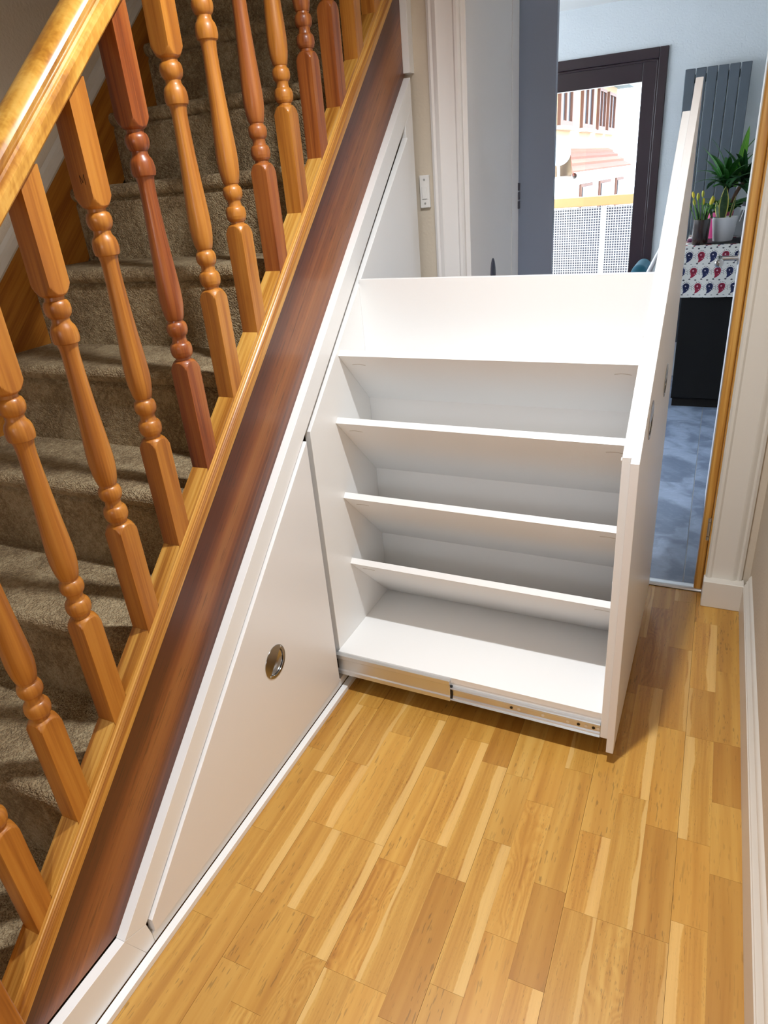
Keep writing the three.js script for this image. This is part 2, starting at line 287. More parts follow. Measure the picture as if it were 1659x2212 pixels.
// doorway casing
const casing = (x0, w, dir, zf) => { // profile in (x, z), plumb
  const p = [[0, 0], [0, 0.012], [0.008, 0.016], [0.014, 0.011], [0.022, 0.018], [0.030, 0.019], [0.036, 0.015], [w - 0.020, 0.015], [w - 0.014, 0.020], [w - 0.006, 0.020], [w, 0.014], [w, 0]];
  return p.map(([a, b]) => [x0 + dir * a, zf + b]);
};
structure('trim_1', sweep(casing(0.030, 0.100, 1, TOPZ), 'y', 0, HALL_H), M.whitePaint, 'white moulded casing left of the kitchen doorway');
structure('trim_2', sweep(casing(1.076, 0.110, -1, -2.215), 'y', 0.10, HALL_H), M.trim, 'cream moulded casing right of the kitchen doorway');
structure('trim_3', bx(0.962, 1.084, 0, 0.10, -2.168, -2.215, 0.003), M.trim, 'cream plinth block at the foot of the door casing');
structure('trim_4', bx(0.10, 0.145, 0, 2.06, TOPZ, -2.362, 0.002), M.whitePaint, 'white door lining left of the doorway');
structure('trim_5', bx(-0.042, -0.02, 1.676, HALL_H, -2.2145, TOPZ, 0.001), M.white, 'narrow white upright where the stair string meets the wall');
{ const j = structGroup('door_1', 'oak coloured door lining on the hinge side of the doorway');
  mesh('lining', bx(0.962, 0.985, 0.004, 2.06, -2.215, -2.362, 0.002), M.jamb, j);
  mesh('stop', bx(0.936, 0.962, 0.004, 2.06, -2.262, -2.345, 0.006), M.jamb, j);
  for (const y of [0.27, 1.75]) { mesh('hinge', merge(cyl(0.005, 0.005, 0.05, 0.957, y, -2.222, 10), cyl(0.0058, 0.0058, 0.012, 0.957, y + 0.034, -2.222, 10), cyl(0.0058, 0.0058, 0.012, 0.957, y - 0.034, -2.222, 10)), M.steel, j); }
}
{ const d = thing('kitchen_door', 'white kitchen door standing open behind the oak lining, with chrome lever', 'door');
  mesh('leaf', bx(0.950, 0.986, 0.012, 2.03, -2.37, -3.10, 0.002), M.whitePaint, d);
  const h = mesh('lever_handle', merge(cyl(0.024, 0.024, 0.012, 0, 0, 0, 20).rotateZ(Math.PI / 2).translate(0.951, 1.025, -3.0), cyl(0.009, 0.009, 0.07, 0, 0, 0, 12).rotateZ(Math.PI / 2).translate(0.916, 1.025, -3.0), cyl(0.0095, 0.012, 0.10, 0, 0, 0, 12).rotateX(Math.PI / 2).translate(0.884, 1.022, -2.965), new THREE.SphereGeometry(0.016, 14, 10).translate(0.884, 1.019, -2.915)), M.chrome, d);
}
{ const d = thing('flush_door', 'white flush door beside the doorway with a dark oval pull', 'door');
  mesh('leaf', bx(0.088, 0.128, 0.01, 2.03, -2.364, -2.915, 0.002), M.whitePaint, d);
  mesh('edge_stile', bx(0.128, 0.1305, 0.01, 2.03, -2.82, -2.915, 0.001), M.whitePaint, d);
  const pl = new THREE.SphereGeometry(1, 24, 14).scale(0.006, 0.062, 0.030).translate(0.129, 1.045, -2.556); mesh('pull', pl, M.darkSteel, d);
  for (const y of [1.262, 1.295, 1.328]) mesh('hinge', bx(0.126, 0.136, y - 0.014, y + 0.014, -2.905, -2.922, 0.002), M.darkSteel, d);
}
{ const s = thing('light_switch', 'narrow white light switch with two screws on the beige wall', 'switch');
  mesh('plate', bx(-0.018, 0.015, 1.304, 1.399, TOPZ + 0.0005, TOPZ + 0.012, 0.002), M.plastic, s);
  mesh('rocker', bx(-0.009, 0.0065, 1.330, 1.366, TOPZ + 0.012, TOPZ + 0.0155, 0.001), M.plastic, s);
  for (const y of [1.386, 1.317]) mesh('screw', new THREE.CylinderGeometry(0.0033, 0.0033, 0.0012, 14).rotateX(Math.PI / 2).translate(-0.001, y, TOPZ + 0.0124), M.steel, s);
}

// ------------------------------------------------------------------ lamps: recessed downlights in the hall
function downlight(x, z, label, power, cone, y = HALL_H) {
  const d = thing('downlight', label, 'lamp', 'recessed hall downlights');
  const ring = new THREE.LatheGeometry([[0.030, 0.001], [0.032, -0.004], [0.040, -0.006], [0.043, -0.001], [0.043, 0]].map((p) => new THREE.Vector2(...p)), 32); ring.translate(x, y - 0.0005, z); mesh('bezel', ring, M.steel, d);
  const lens = new THREE.CylinderGeometry(0.030, 0.030, 0.002, 32).translate(x, y - 0.002, z);
  mesh('lens', lens, std({ color: '#ffffff', emissive: DOWNLIGHT_COLOR, emissiveIntensity: 18 }), d);
  const l = new THREE.SpotLight(DOWNLIGHT_COLOR, power, 0, cone, 1.0, 2); l.position.set(x, y - 0.008, z); l.target.position.set(x, 0, z); l.castShadow = true; l.shadow.radius = 1.6; l.shadow.mapSize.set(2048, 2048); l.name = 'downlight_beam';
  d.add(l); d.add(l.target); l.target.name = 'beam_target';
}
downlight(0.60, -1.03, 'recessed round downlight in the hall ceiling above the open drawer', DOWNLIGHT, 1.32);
downlight(0.60, 0.62, 'recessed round downlight in the hall ceiling near the stair foot', DOWNLIGHT * 0.9, 0.8);

// ------------------------------------------------------------------ staircase
const RISE = 0.2071, GOING = 0.2294, NOSE6 = -1.435;
{ const st = thing('staircase', 'straight stair with brown looped carpet and dark mahogany string', 'staircase');
  for (let n = 1; n <= 9; n++) {
    const y = n * RISE, zn = NOSE6 - (n - 6) * GOING, zb = Math.max(zn - GOING - 0.012, -2.234), R = 0.019, pts = [];
    // riser foot, up to the nosing, round the nosing, back along the tread
    pts.push([zn - 0.012, y - RISE - 0.002], [zn - 0.012, y - 2 * R - 0.012]);
    for (let i = 0; i <= 10; i++) { const a = -Math.PI / 2 + Math.PI * i / 10; pts.push([zn - R + R * Math.cos(a), y - R + R * Math.sin(a)]); }
    pts.push([zb, y], [zb, y - RISE - 0.002]);
    const s = new THREE.Shape(pts.map(([z, yy]) => new THREE.Vector2(z, yy))), g0 = new THREE.ExtrudeGeometry(s, { depth: 0.836, bevelEnabled: false });
    const p = g0.attributes.position; for (let i = 0; i < p.count; i++) p.setXYZ(i, -0.925 + p.getZ(i), p.getY(i), p.getX(i));
    // shape (z,y) swept along x: uv = (x, path length)
    const idx = []; for (let i = 0; i < p.count; i += 3) idx.push(i, i + 2, i + 1);
    let g = g0; g.setIndex(idx); g = g.toNonIndexed(); g.computeVertexNormals();
    const q = g.attributes.position, uv = new Float32Array(q.count * 2);
    for (let i = 0; i < q.count; i++) { uv[2 * i] = q.getX(i); uv[2 * i + 1] = q.getY(i) - q.getZ(i) + n * 0.137; }
    g.setAttribute('uv', new THREE.BufferAttribute(uv, 2));
    mesh('carpeted_step', g, M.carpet, st);
  }
  const zt = -2.247;
  mesh('carpeted_step', bx(-0.925, -0.089, 9 * RISE - 0.002, 2.36, -2.235, -2.247, 0.002), M.carpet, st);
  mesh('string_board', boardZY([[-0.24, -0.098 + M_ * 0.24], [zt, -0.098 - M_ * zt], [zt, -0.338 - M_ * zt], [-0.494, 0.108], [-0.24, 0.108]], -0.078, -0.042, 0.001), M.mahogany, st);
  // wall string with its cap moulding
  mesh('wall_string', boardZY([[-0.24, 0.02 + M_ * 0.24], [zt, 0.02 - M_ * zt], [zt, -0.24 - M_ * zt], [-0.35, 0.0], [-0.24, 0.0]], -0.95, -0.925, 0.001), M.pine, st);
  mesh('wall_string_moulding', slopeSweep([[-0.9498, 0.02], [-0.921, 0.02], [-0.919, 0.028], [-0.926, 0.036], [-0.934, 0.040], [-0.936, 0.052], [-0.9498, 0.060]], -0.24, zt), M.trim, st);
}
// ------------------------------------------------------------------ balustrade
const SPIN_Z = [-0.3736, -0.5044, -0.6355, -0.7672, -0.8985, -1.0280, -1.1556, -1.2815, -1.4084, -1.5365, -1.6655, -1.7937, -1.9210, -2.05].map((z) => z - 0.0205);
const SX = -0.0665, HW = 0.0205;
const turned = [[-0.2, 0.0295], [0.198, 0.0295], [0.206, 0.0282], [0.213, 0.0255], [0.219, 0.0220], [0.2225, 0.0182], [0.2235, 0.0150], [0.2285, 0.0146], [0.2295, 0.0170], [0.2335, 0.0196], [0.240, 0.0212], [0.247, 0.0213], [0.253, 0.0200], [0.2565, 0.0178], [0.258, 0.0152], [0.262, 0.0140], [0.267, 0.0137], [0.2705, 0.0146], [0.272, 0.0166], [0.2755, 0.0188], [0.282, 0.0203], [0.289, 0.0200], [0.2945, 0.0182], [0.297, 0.0152], [0.3005, 0.0146], [0.302, 0.0164], [0.312, 0.0188], [0.325, 0.0209], [0.340, 0.0220], [0.356, 0.0219], [0.380, 0.0208], [0.420, 0.0184], [0.460, 0.0164], [0.500, 0.0150], [0.530, 0.0144], [0.543, 0.0150], [0.551, 0.0165], [0.5530, 0.0200], [0.558, 0.0214], [0.565, 0.0217], [0.573, 0.0208], [0.579, 0.0188], [0.583, 0.0156], [0.587, 0.0142], [0.5915, 0.0141], [0.5935, 0.0164], [0.598, 0.0194], [0.605, 0.0210], [0.612, 0.0206], [0.6175, 0.0184], [0.6195, 0.0152], [0.6245, 0.0147], [0.626, 0.0175], [0.629, 0.0215], [0.635, 0.0250], [0.642, 0.0280], [0.650, 0.0295], [0.92, 0.0295]];
function turnedR(y) { for (let i = 0; i + 1 < turned.length; i++) if (y <= turned[i + 1][0]) { const [a, ra] = turned[i], [b, rb] = turned[i + 1]; return mix(ra, rb, (y - a) / (b - a)); } return 0.0295; }
function spindleGeo(y0, y1, off) {
  const N = 56, ys = [y0]; for (const [y] of turned) if (y > y0 + 0.004 && y < y1 - 0.004) ys.push(y);
  for (let i = 0; i < 40; i++) { ys.push(0.196 + i * 0.0012, 0.62 + i * 0.0009); } ys.push(y1); ys.sort((a, b) => a - b);
  const pos = [], uv = [], idx = [];
  ys.forEach((y) => { const R = turnedR(y); for (let i = 0; i <= N; i++) { const a = Math.PI / 4 + 2 * Math.PI * i / N, c = Math.cos(a), s = Math.sin(a), sq = Math.min(HW / Math.max(Math.abs(c), Math.abs(s)), 0.0284), r = Math.min(sq, R); pos.push(r * c, y, r * s); uv.push(0.16 * i / N + off, y + off * 3); } });
  for (let j = 0; j + 1 < ys.length; j++) for (let i = 0; i < N; i++) { const a = j * (N + 1) + i, b = a + N + 1; idx.push(a, b, a + 1, b, b + 1, a + 1); }
  let g = new THREE.BufferGeometry(); g.setAttribute('position', new THREE.Float32BufferAttribute(pos, 3)); g.setAttribute('uv', new THREE.Float32BufferAttribute(uv, 2)); g.setIndex(idx);
  g = g.toNonIndexed();
  // smooth where turned, flat on the square faces
  g.computeVertexNormals(); const P = g.attributes.position, Nn = g.attributes.normal, map = new Map();
  const key = (i) => `${Math.round(P.getX(i) * 2e4)},${Math.round(P.getY(i) * 2e4)},${Math.round(P.getZ(i) * 2e4)}`;
  for (let i = 0; i < P.count; i++) { const k = key(i); (map.get(k) ?? map.set(k, []).get(k)).push(i); }
  const out = new Float32Array(P.count * 3), A = new THREE.Vector3(), B = new THREE.Vector3(), S = new THREE.Vector3();
  for (const list of map.values()) for (const i of list) { A.fromBufferAttribute(Nn, i); S.set(0, 0, 0); for (const j of list) { B.fromBufferAttribute(Nn, j); if (A.dot(B) > 0.80) S.add(B); } S.normalize(); out.set([S.x, S.y, S.z], 3 * i); }
  g.setAttribute('normal', new THREE.BufferAttribute(out, 3)); return g;
}
{ const b = thing('balustrade', 'golden handrail on turned orange pine spindles along the open side of the stairs', 'balustrade');
  const zt = -2.247, zn = -0.25;
  mesh('base_rail', slopeSweep([[-0.097, -0.098], [-0.0365, -0.098], [-0.0355, -0.076], [-0.0372, -0.072], [-0.0368, -0.069], [-0.0395, -0.0665], [-0.0395, -0.0645], [-0.0415, -0.0625], [-0.0418, -0.0585], [-0.0440, -0.0570], [-0.0442, -0.0535], [-0.0460, -0.0505], [-0.0462, -0.060], [-0.0868, -0.060], [-0.0870, -0.0505], [-0.0890, -0.0535], [-0.0920, -0.062], [-0.0965, -0.070]], zn, zt), M.gold, b);
  mesh('handrail', slopeSweep([[-0.043, 0.742], [-0.0375, 0.7435], [-0.035, 0.7474], [-0.0345, 0.7674], [-0.037, 0.7713], [-0.043, 0.7759], [-0.0445, 0.7805], [-0.0415, 0.7859], [-0.0375, 0.7913], [-0.036, 0.799], [-0.039, 0.8067], [-0.046, 0.8128], [-0.056, 0.8167], [-0.0665, 0.8178], [-0.077, 0.8167], [-0.087, 0.8128], [-0.094, 0.8067], [-0.097, 0.799], [-0.0955, 0.7913], [-0.0915, 0.7859], [-0.0885, 0.7805], [-0.09, 0.7759], [-0.096, 0.7713], [-0.0985, 0.7674], [-0.098, 0.7474], [-0.0955, 0.7435], [-0.09, 0.742], [-0.088, 0.7497], [-0.045, 0.7497]], zn, zt), M.rail, b);
  SPIN_Z.forEach((z, i) => {
    const yc = -0.042 - M_ * (z + 0.0205);
    const s = mesh('spindle', spindleGeo(-0.035, 0.792 + 0.0185, 0.031 * i + 0.11), i === 5 ? M.redPine : i === 8 || i === 10 || i === 11 ? M.midPine : M.pine, b);
    s.position.set(SX, yc, z);
    if (i === 4) mesh('pencil_mark', merge(...[[-0.004, -0.006, -0.004, 0.007], [-0.004, 0.007, 0.000, -0.004], [0.000, -0.004, 0.005, 0.008], [0.005, 0.008, 0.0055, -0.007]].map(([x0, y0, x1, y1]) => new THREE.CylinderGeometry(0.0004, 0.0004, Math.hypot(x1 - x0, y1 - y0), 6).rotateZ(Math.atan2(-(x1 - x0), y1 - y0)).translate((x0 + x1) / 2 + 0.006, (y0 + y1) / 2 + 0.668, HW + 0.0001))), M.dark, s);
    if (i + 1 < SPIN_Z.length) {                                              // fillet between two spindles
      const za = z - HW - 0.0004, zb = SPIN_Z[i + 1] + HW + 0.0004;
      mesh('fillet', slopeSweep([[-0.0465, -0.0595], [-0.0465, -0.044], [-0.0864, -0.044], [-0.0864, -0.0595]], za, zb, true, 0.03 * i), M.gold, b);
    }
  });
  mesh('newel_post', bx(-0.112, -0.022, 0, 1.25, -0.198, -0.288, 0.004), M.pine, b);
  mesh('newel_cap', new THREE.SphereGeometry(0.05, 24, 16).translate(-0.067, 1.285, -0.243), M.pine, b);
}

// ------------------------------------------------------------------ white cupboard frame under the stairs
{ const f = thing('cupboard_frame', 'white painted face frame of the under-stair cupboards, sloping with the stairs', 'cupboard frame');
  const xo = -0.02, xi = -0.042, zs = -2.156, ze = -2.2145;
  mesh('sloping_rail', boardZY([[-0.4865, 0.1045], [ze, -0.335 - M_ * ze], [ze, -0.407 - M_ * ze], [-0.5392, -0.407 + M_ * 0.5392]], xi, xo, 0.0008), M.white, f);
  mesh('corner_block', boardZY([[-0.4868, 0.1038], [-0.5392, 0.0792], [-0.5445, 0.041], [-0.5445, 0.0155], [-0.520, 0.0155], [-0.4866, 0.1025]], xi, xo, 0.0004), M.white, f);
  mesh('base_board', boardZY([[-0.4862, 0.1035], [-0.5196, 0.0155], [1.4, 0.0155], [1.4, 0.1035]], xi, xo, 0.0006, GZ), M.white, f);
  mesh('bottom_rail', bx(xi, xo, 0.0155, 0.041, -0.545, zs, 0.0008, GZ), M.white, f);
  mesh('stile', boardZY([[zs - 0.0005, 0.0155], [ze, 0.0155], [ze, -0.4075 - M_ * ze], [zs - 0.0005, -0.4075 - M_ * zs]], xi, xo, 0.0008, GY), M.white, f);
  mesh('plinth_strip', bx(-0.0178, 0, 0, 0.0155, 1.4, -2.248, 0.0012, GZ), M.white, f);
}
function flushPull(parent, x, y, z, rot = 0) {                              // round flush pull: plate with a half-moon well
  const g = new THREE.Group(); g.name = 'flush_pull'; parent.add(g); g.position.set(x, y, z); g.rotation.x = rot;
  const R = 0.044, ring = new THREE.Shape(); ring.absarc(0, 0, R, 0, Math.PI * 2);
  const hole = new THREE.Path(); hole.absarc(0, 0, R * 0.80, Math.PI, 0, true); hole.lineTo(-R * 0.80, 0); hole.closePath();
  const half = new THREE.Path(); const n = 24; for (let i = 0; i <= n; i++) { const a = Math.PI + Math.PI * i / n; const px = R * 0.80 * Math.cos(a), py = R * 0.80 * Math.sin(a); i ? half.lineTo(px, py) : half.moveTo(px, py); } half.closePath(); ring.holes.push(half);
  const plate = new THREE.ExtrudeGeometry(ring, { depth: 0.0012, bevelEnabled: true, bevelThickness: 0.0008, bevelSize: 0.0008, bevelOffset: -0.0008, bevelSegments: 2, curveSegments: 48 }); plate.rotateY(Math.PI / 2); mesh('plate', plate, M.chrome, g);
  const pts = []; for (let i = 0; i <= 10; i++) { const a = Math.PI / 2 * i / 10; pts.push(new THREE.Vector2(R * 0.82 * Math.sin(a), -0.012 * Math.cos(a) ** 0.7)); }
  const well = new THREE.LatheGeometry(pts, 36); well.rotateZ(-Math.PI / 2); mesh('well', well, M.chrome, g);
  for (const s of [-1, 1]) mesh('screw', new THREE.SphereGeometry(0.003, 12, 8).scale(0.5, 1, 1).translate(0.0022, 0, s * R * 0.9), M.steel, g);
  return g;
}
function frontPanel(pts, x0, x1, holes) {                                    // a board with round holes for the pulls
  const s = new THREE.Shape(pts.map(([z, y]) => new THREE.Vector2(-z, y)));
  for (const [z, y] of holes) { const h = new THREE.Path(); h.absarc(-z, y, 0.037, 0, Math.PI * 2, true); s.holes.push(h); }
  const bevel = 0.0012, geo = new THREE.ExtrudeGeometry(s, { depth: x1 - x0 - 2 * bevel, bevelEnabled: true, bevelThickness: bevel, bevelSize: bevel, bevelOffset: -bevel, bevelSegments: 2, curveSegments: 28 });
  geo.rotateY(Math.PI / 2); geo.translate(x0 + bevel, 0, 0); geo.deleteAttribute('uv'); return metreUV(geo, GY);
}
{ const d = thing('closed_drawer', 'closed triangular white drawer front with a round chrome pull, under the stair slope', 'drawer');
  const c = -0.4125, pull = [-1.085, 0.337];
  mesh('front_panel', frontPanel([[-0.5490, 0.048], [-0.5490, c + M_ * 0.549], [-1.3665, c + M_ * 1.3665], [-1.3665, 0.048]], -0.030, -0.012, [pull]), M.frontWhite, d);
  flushPull(d, -0.0125, pull[1], pull[0], 0.72);
  mesh('drawer_box', boardZY([[-0.74, 0.05], [-0.74, 0.10], [-1.345, -0.58 + M_ * 1.345], [-1.345, 0.05]], -0.60, -0.032, 0), M.white, d);
}
// ------------------------------------------------------------------ the pulled out shoe drawer
{ const d = thing('pullout_drawer', 'tall white shoe drawer with slanted shelves, pulled out over the parquet', 'drawer');
  const px = -0.02, pz = -1.385; d.position.set(px, 0, pz); d.rotation.y = THREE.MathUtils.degToRad(-0.7);
  const L = new THREE.Group(); L.name = 'carcass'; L.position.set(-px, 0, -pz); d.add(L);
  const xl = -0.02, xr = 0.747;
  mesh('back_panel', boardZY([[-1.402, 0.068], [-1.402, -0.432 + M_ * 1.402], [-2.145, -0.432 + M_ * 2.145], [-2.145, 0.068]], xl - 0.018, xl, 0.001), M.white, L);
  mesh('side_panel', boardZY([[-1.3835, 0.068], [-1.3835, -0.405 + M_ * 1.3835], [-2.098, -0.405 + M_ * 2.098], [-2.098, 0.068]], xr, xr + 0.018, 0.001), M.white, L);
  const pulls = [[-1.545, 0.872], [-1.915, 0.858]];
  mesh('front_panel', frontPanel([[-1.3675, 0.038], [-1.3675, -0.397 + M_ * 1.3675], [-2.172, -0.397 + M_ * 2.172], [-2.172, 0.038]], xr + 0.0185, xr + 0.0365, pulls), M.frontWhite, d).position.set(-px, 0, -pz);
  for (const [z, y] of pulls) flushPull(d, xr + 0.036 - px, y, z - pz, 0);
  mesh('bottom_board', bx(xl, xr, 0.122, 0.140, -1.392, -2.098, 0.0008, GX), M.white, L);
  mesh('base_rail', bx(xl, xr, 0.068, 0.1215, -1.393, -1.411, 0.0008, GX), M.white, L);
  mesh('base_rail', bx(xl, xr, 0.068, 0.1215, -2.080, -2.098, 0.0008, GX), M.white, L);
  const FB = -1.745;
  mesh('far_panel', bx(xl, xr, 0.1405, 1.156, FB, FB - 0.018, 0.001, GX), M.white, L);
  for (const [y, z] of [[0.996, -1.600], [0.8245, -1.546], [0.601, -1.5395], [0.3855, -1.5345]]) {
    const th = 0.018 / Math.SQRT2, k = 1.035, ly = y - th, lz = z + th, tL = lz - FB, tU = z - FB;
    const sh = mesh('slanted_shelf', boardZY([[z, y], [lz, ly], [FB + 0.0003, ly - k * tL], [FB + 0.0003, y - k * tU]], xl + 0.0002, xr - 0.0002, 0.0006, GX), M.white, L);
    // short pencil arcs left near both ends of the board
    for (const [a, b] of [[0.004, 0.044], [0.690, 0.728]]) mesh('pencil_mark', tube([[a, ly - 0.030 * k, lz - 0.0296], [(a + b) / 2, ly - 0.0275 * k, lz - 0.0271], [b, ly - 0.0305 * k, lz - 0.0301]], 0.00035, 8, 5), std({ color: '#a9937c', roughness: 0.9 }), sh);
  }
  for (const [z, y] of [[-1.386, 0.835], [-1.400, 0.522], [-1.62, 1.04]]) mesh('cover_cap', new THREE.CylinderGeometry(0.005, 0.005, 0.003, 14).rotateZ(Math.PI / 2).translate(xr - 0.001, y, z - 0.006), M.white, L);
  // telescopic runner on the near side
  const z0 = -1.3925, C = (y0, y1, dz, lip) => [[z0, y0], [z0, y1], [z0 + dz, y1], [z0 + dz, y1 - lip], [z0 + dz - 0.003, y1 - lip - 0.004], [z0 + dz - 0.003, y0 + lip + 0.004], [z0 + dz, y0 + lip], [z0 + dz, y0]];
  const run = new THREE.Group(); run.name = 'runner'; run.position.set(-px, 0, -pz); d.add(run);
  mesh('outer_member', sweep(C(0.066, 0.1355, 0.0135, 0.013), 'x', -0.06, 0.339), M.zinc, run);
  mesh('inner_member', sweep(C(0.070, 0.1085, 0.0075, 0.007), 'x', -0.04, xr - 0.001), M.zinc, run);
  mesh('ball_track', sweep([[z0, 0.0665], [z0, 0.0715], [z0 + 0.010, 0.0715], [z0 + 0.012, 0.069], [z0 + 0.010, 0.0665]], 'x', 0.339, xr - 0.001), M.zinc, run);
  mesh('ball_track', sweep([[z0, 0.1065], [z0, 0.1115], [z0 + 0.010, 0.1115], [z0 + 0.012, 0.109], [z0 + 0.010, 0.1065]], 'x', 0.339, xr - 0.001), M.zinc, run);
  mesh('end_stop', bx(-0.034, -0.018, 0.085, 0.118, z0 + 0.006, z0 + 0.013, 0.002), M.blackPlastic, run);
  mesh('end_stop', bx(0.339, 0.345, 0.072, 0.116, z0 + 0.002, z0 + 0.009, 0.001), M.blackPlastic, run);
  for (const [x, dark] of [[0.5128, 1], [0.5337, 0], [0.5985, 0], [0.6636, 0], [0.6909, 1], [0.7102, 0], [0.7289, 1], [0.7400, 0]]) mesh(dark ? 'screw' : 'rivet_hole', new THREE.CylinderGeometry(0.0042, 0.0042, 0.0012, 14).rotateX(Math.PI / 2).translate(x, 0.0895, z0 + 0.0049), dark ? M.blackPlastic : M.white, run);
}

// ------------------------------------------------------------------ kitchen: glazed door, radiator, cabinet, table
{ const g = structGroup('door_2', 'dark brown framed glazed door to the balcony');
  const z0 = -5.055, z1 = -5.135, fr = M.brownFrame;
  mesh('outer_frame', merge(bx(DX0, DX0 + 0.05, 0, DT, -5.035, z1, 0.004), bx(DX1 - 0.05, DX1, 0, DT, -5.035, z1, 0.004), bx(DX0 + 0.05, DX1 - 0.05, DT - 0.055, DT, -5.035, z1, 0.004)), fr, g);
  mesh('frame_bead', merge(bx(DX1 - 0.062, DX1 - 0.05, 0, DT - 0.055, -5.045, -5.06, 0.003), bx(DX0 + 0.05, DX1 - 0.05, DT - 0.068, DT - 0.056, -5.045, -5.06, 0.003)), fr, g);
  const s0 = DX0 + 0.0505, s1 = DX1 - 0.0505, t = DT - 0.0555, w = 0.090;
  mesh('sash_frame', merge(bx(s0, s0 + w, 0.03, t, z0, -5.115, 0.004), bx(s1 - w, s1, 0.03, t, z0, -5.115, 0.004), bx(s0 + w, s1 - w, t - 0.110, t, z0, -5.115, 0.004), bx(s0 + w, s1 - w, 0.03, 0.20, z0, -5.115, 0.004)), fr, g);
  mesh('pane', bx(s0 + w - 0.005, s1 - w + 0.005, 0.195, t - 0.107, -5.083, -5.087, 0), M.glass, g);
  mesh('handle', merge(cyl(0.011, 0.011, 0.05, 0, 0, 0, 14).rotateX(Math.PI / 2).translate(s0 + w - 0.02, 1.10, -5.03), bx(s0 + w - 0.03, s0 + w + 0.085, 1.090, 1.112, -5.015, -4.998, 0.006)), M.plastic, g);
  mesh('sill', bx(DX0, DX1, 0, 0.03, -5.03, -5.2, 0.004), fr, g);
}
{ const r = thing('radiator', 'tall grey vertical panel radiator on the kitchen wall beside the glazed door', 'radiator');
  const x0 = 0.578, w = 0.0583, y0 = 0.25, y1 = 1.822;
  for (let i = 0; i < 6; i++) mesh('panel', bx(x0 + i * w + 0.002, x0 + (i + 1) * w - 0.002, y0, y1, -4.985, -4.968, 0.004), M.radiator, r);
  mesh('header', bx(x0 + 0.012, x0 + 6 * w - 0.012, y0 + 0.03, y0 + 0.07, -4.986, -5.025, 0.004), M.radiator, r); mesh('header', bx(x0 + 0.012, x0 + 6 * w - 0.012, y1 - 0.07, y1 - 0.03, -4.986, -5.025, 0.004), M.radiator, r);
  for (const y of [0.45, 1.6]) mesh('bracket', bx(x0 + 0.15, x0 + 0.20, y, y + 0.04, -5.026, -5.047, 0.002), M.steel, r);
}
{ const c = thing('tall_panel', 'tall glossy grey end panel standing just inside the kitchen', 'panel');
  mesh('board', bx(-0.34, 0.2585, 0.02, 2.12, -2.955, -2.985, 0.002), M.greyCabinet, c); mesh('foot', bx(-0.30, 0.24, 0, 0.0195, -2.958, -2.982, 0), M.blackPlastic, c);
}
const T0 = 0.702, T1 = 1.52, TZ = -4.342, TY = 0.926;
{ const c = thing('dark_sideboard', 'black sideboard under the paisley cloth in the kitchen', 'sideboard');
  mesh('body', bx(T0 + 0.012, T1 - 0.012, 0.05, TY - 0.003, TZ - 0.02, -4.93, 0.002), std({ color: '#020202', roughness: 0.9 }), c);
  mesh('plinth', bx(T0 + 0.02, T1 - 0.02, 0, 0.0495, TZ - 0.03, -4.92, 0.001), M.dark, c);
  mesh('door_panel', bx(T0 + 0.016, (T0 + T1) / 2 - 0.002, 0.06, 0.9, TZ - 0.008, TZ - 0.0195, 0.001), std({ color: '#020202', roughness: 0.9 }), c);
  mesh('door_panel', bx((T0 + T1) / 2 + 0.002, T1 - 0.016, 0.06, 0.9, TZ - 0.008, TZ - 0.0195, 0.001), std({ color: '#020202', roughness: 0.9 }), c);
}
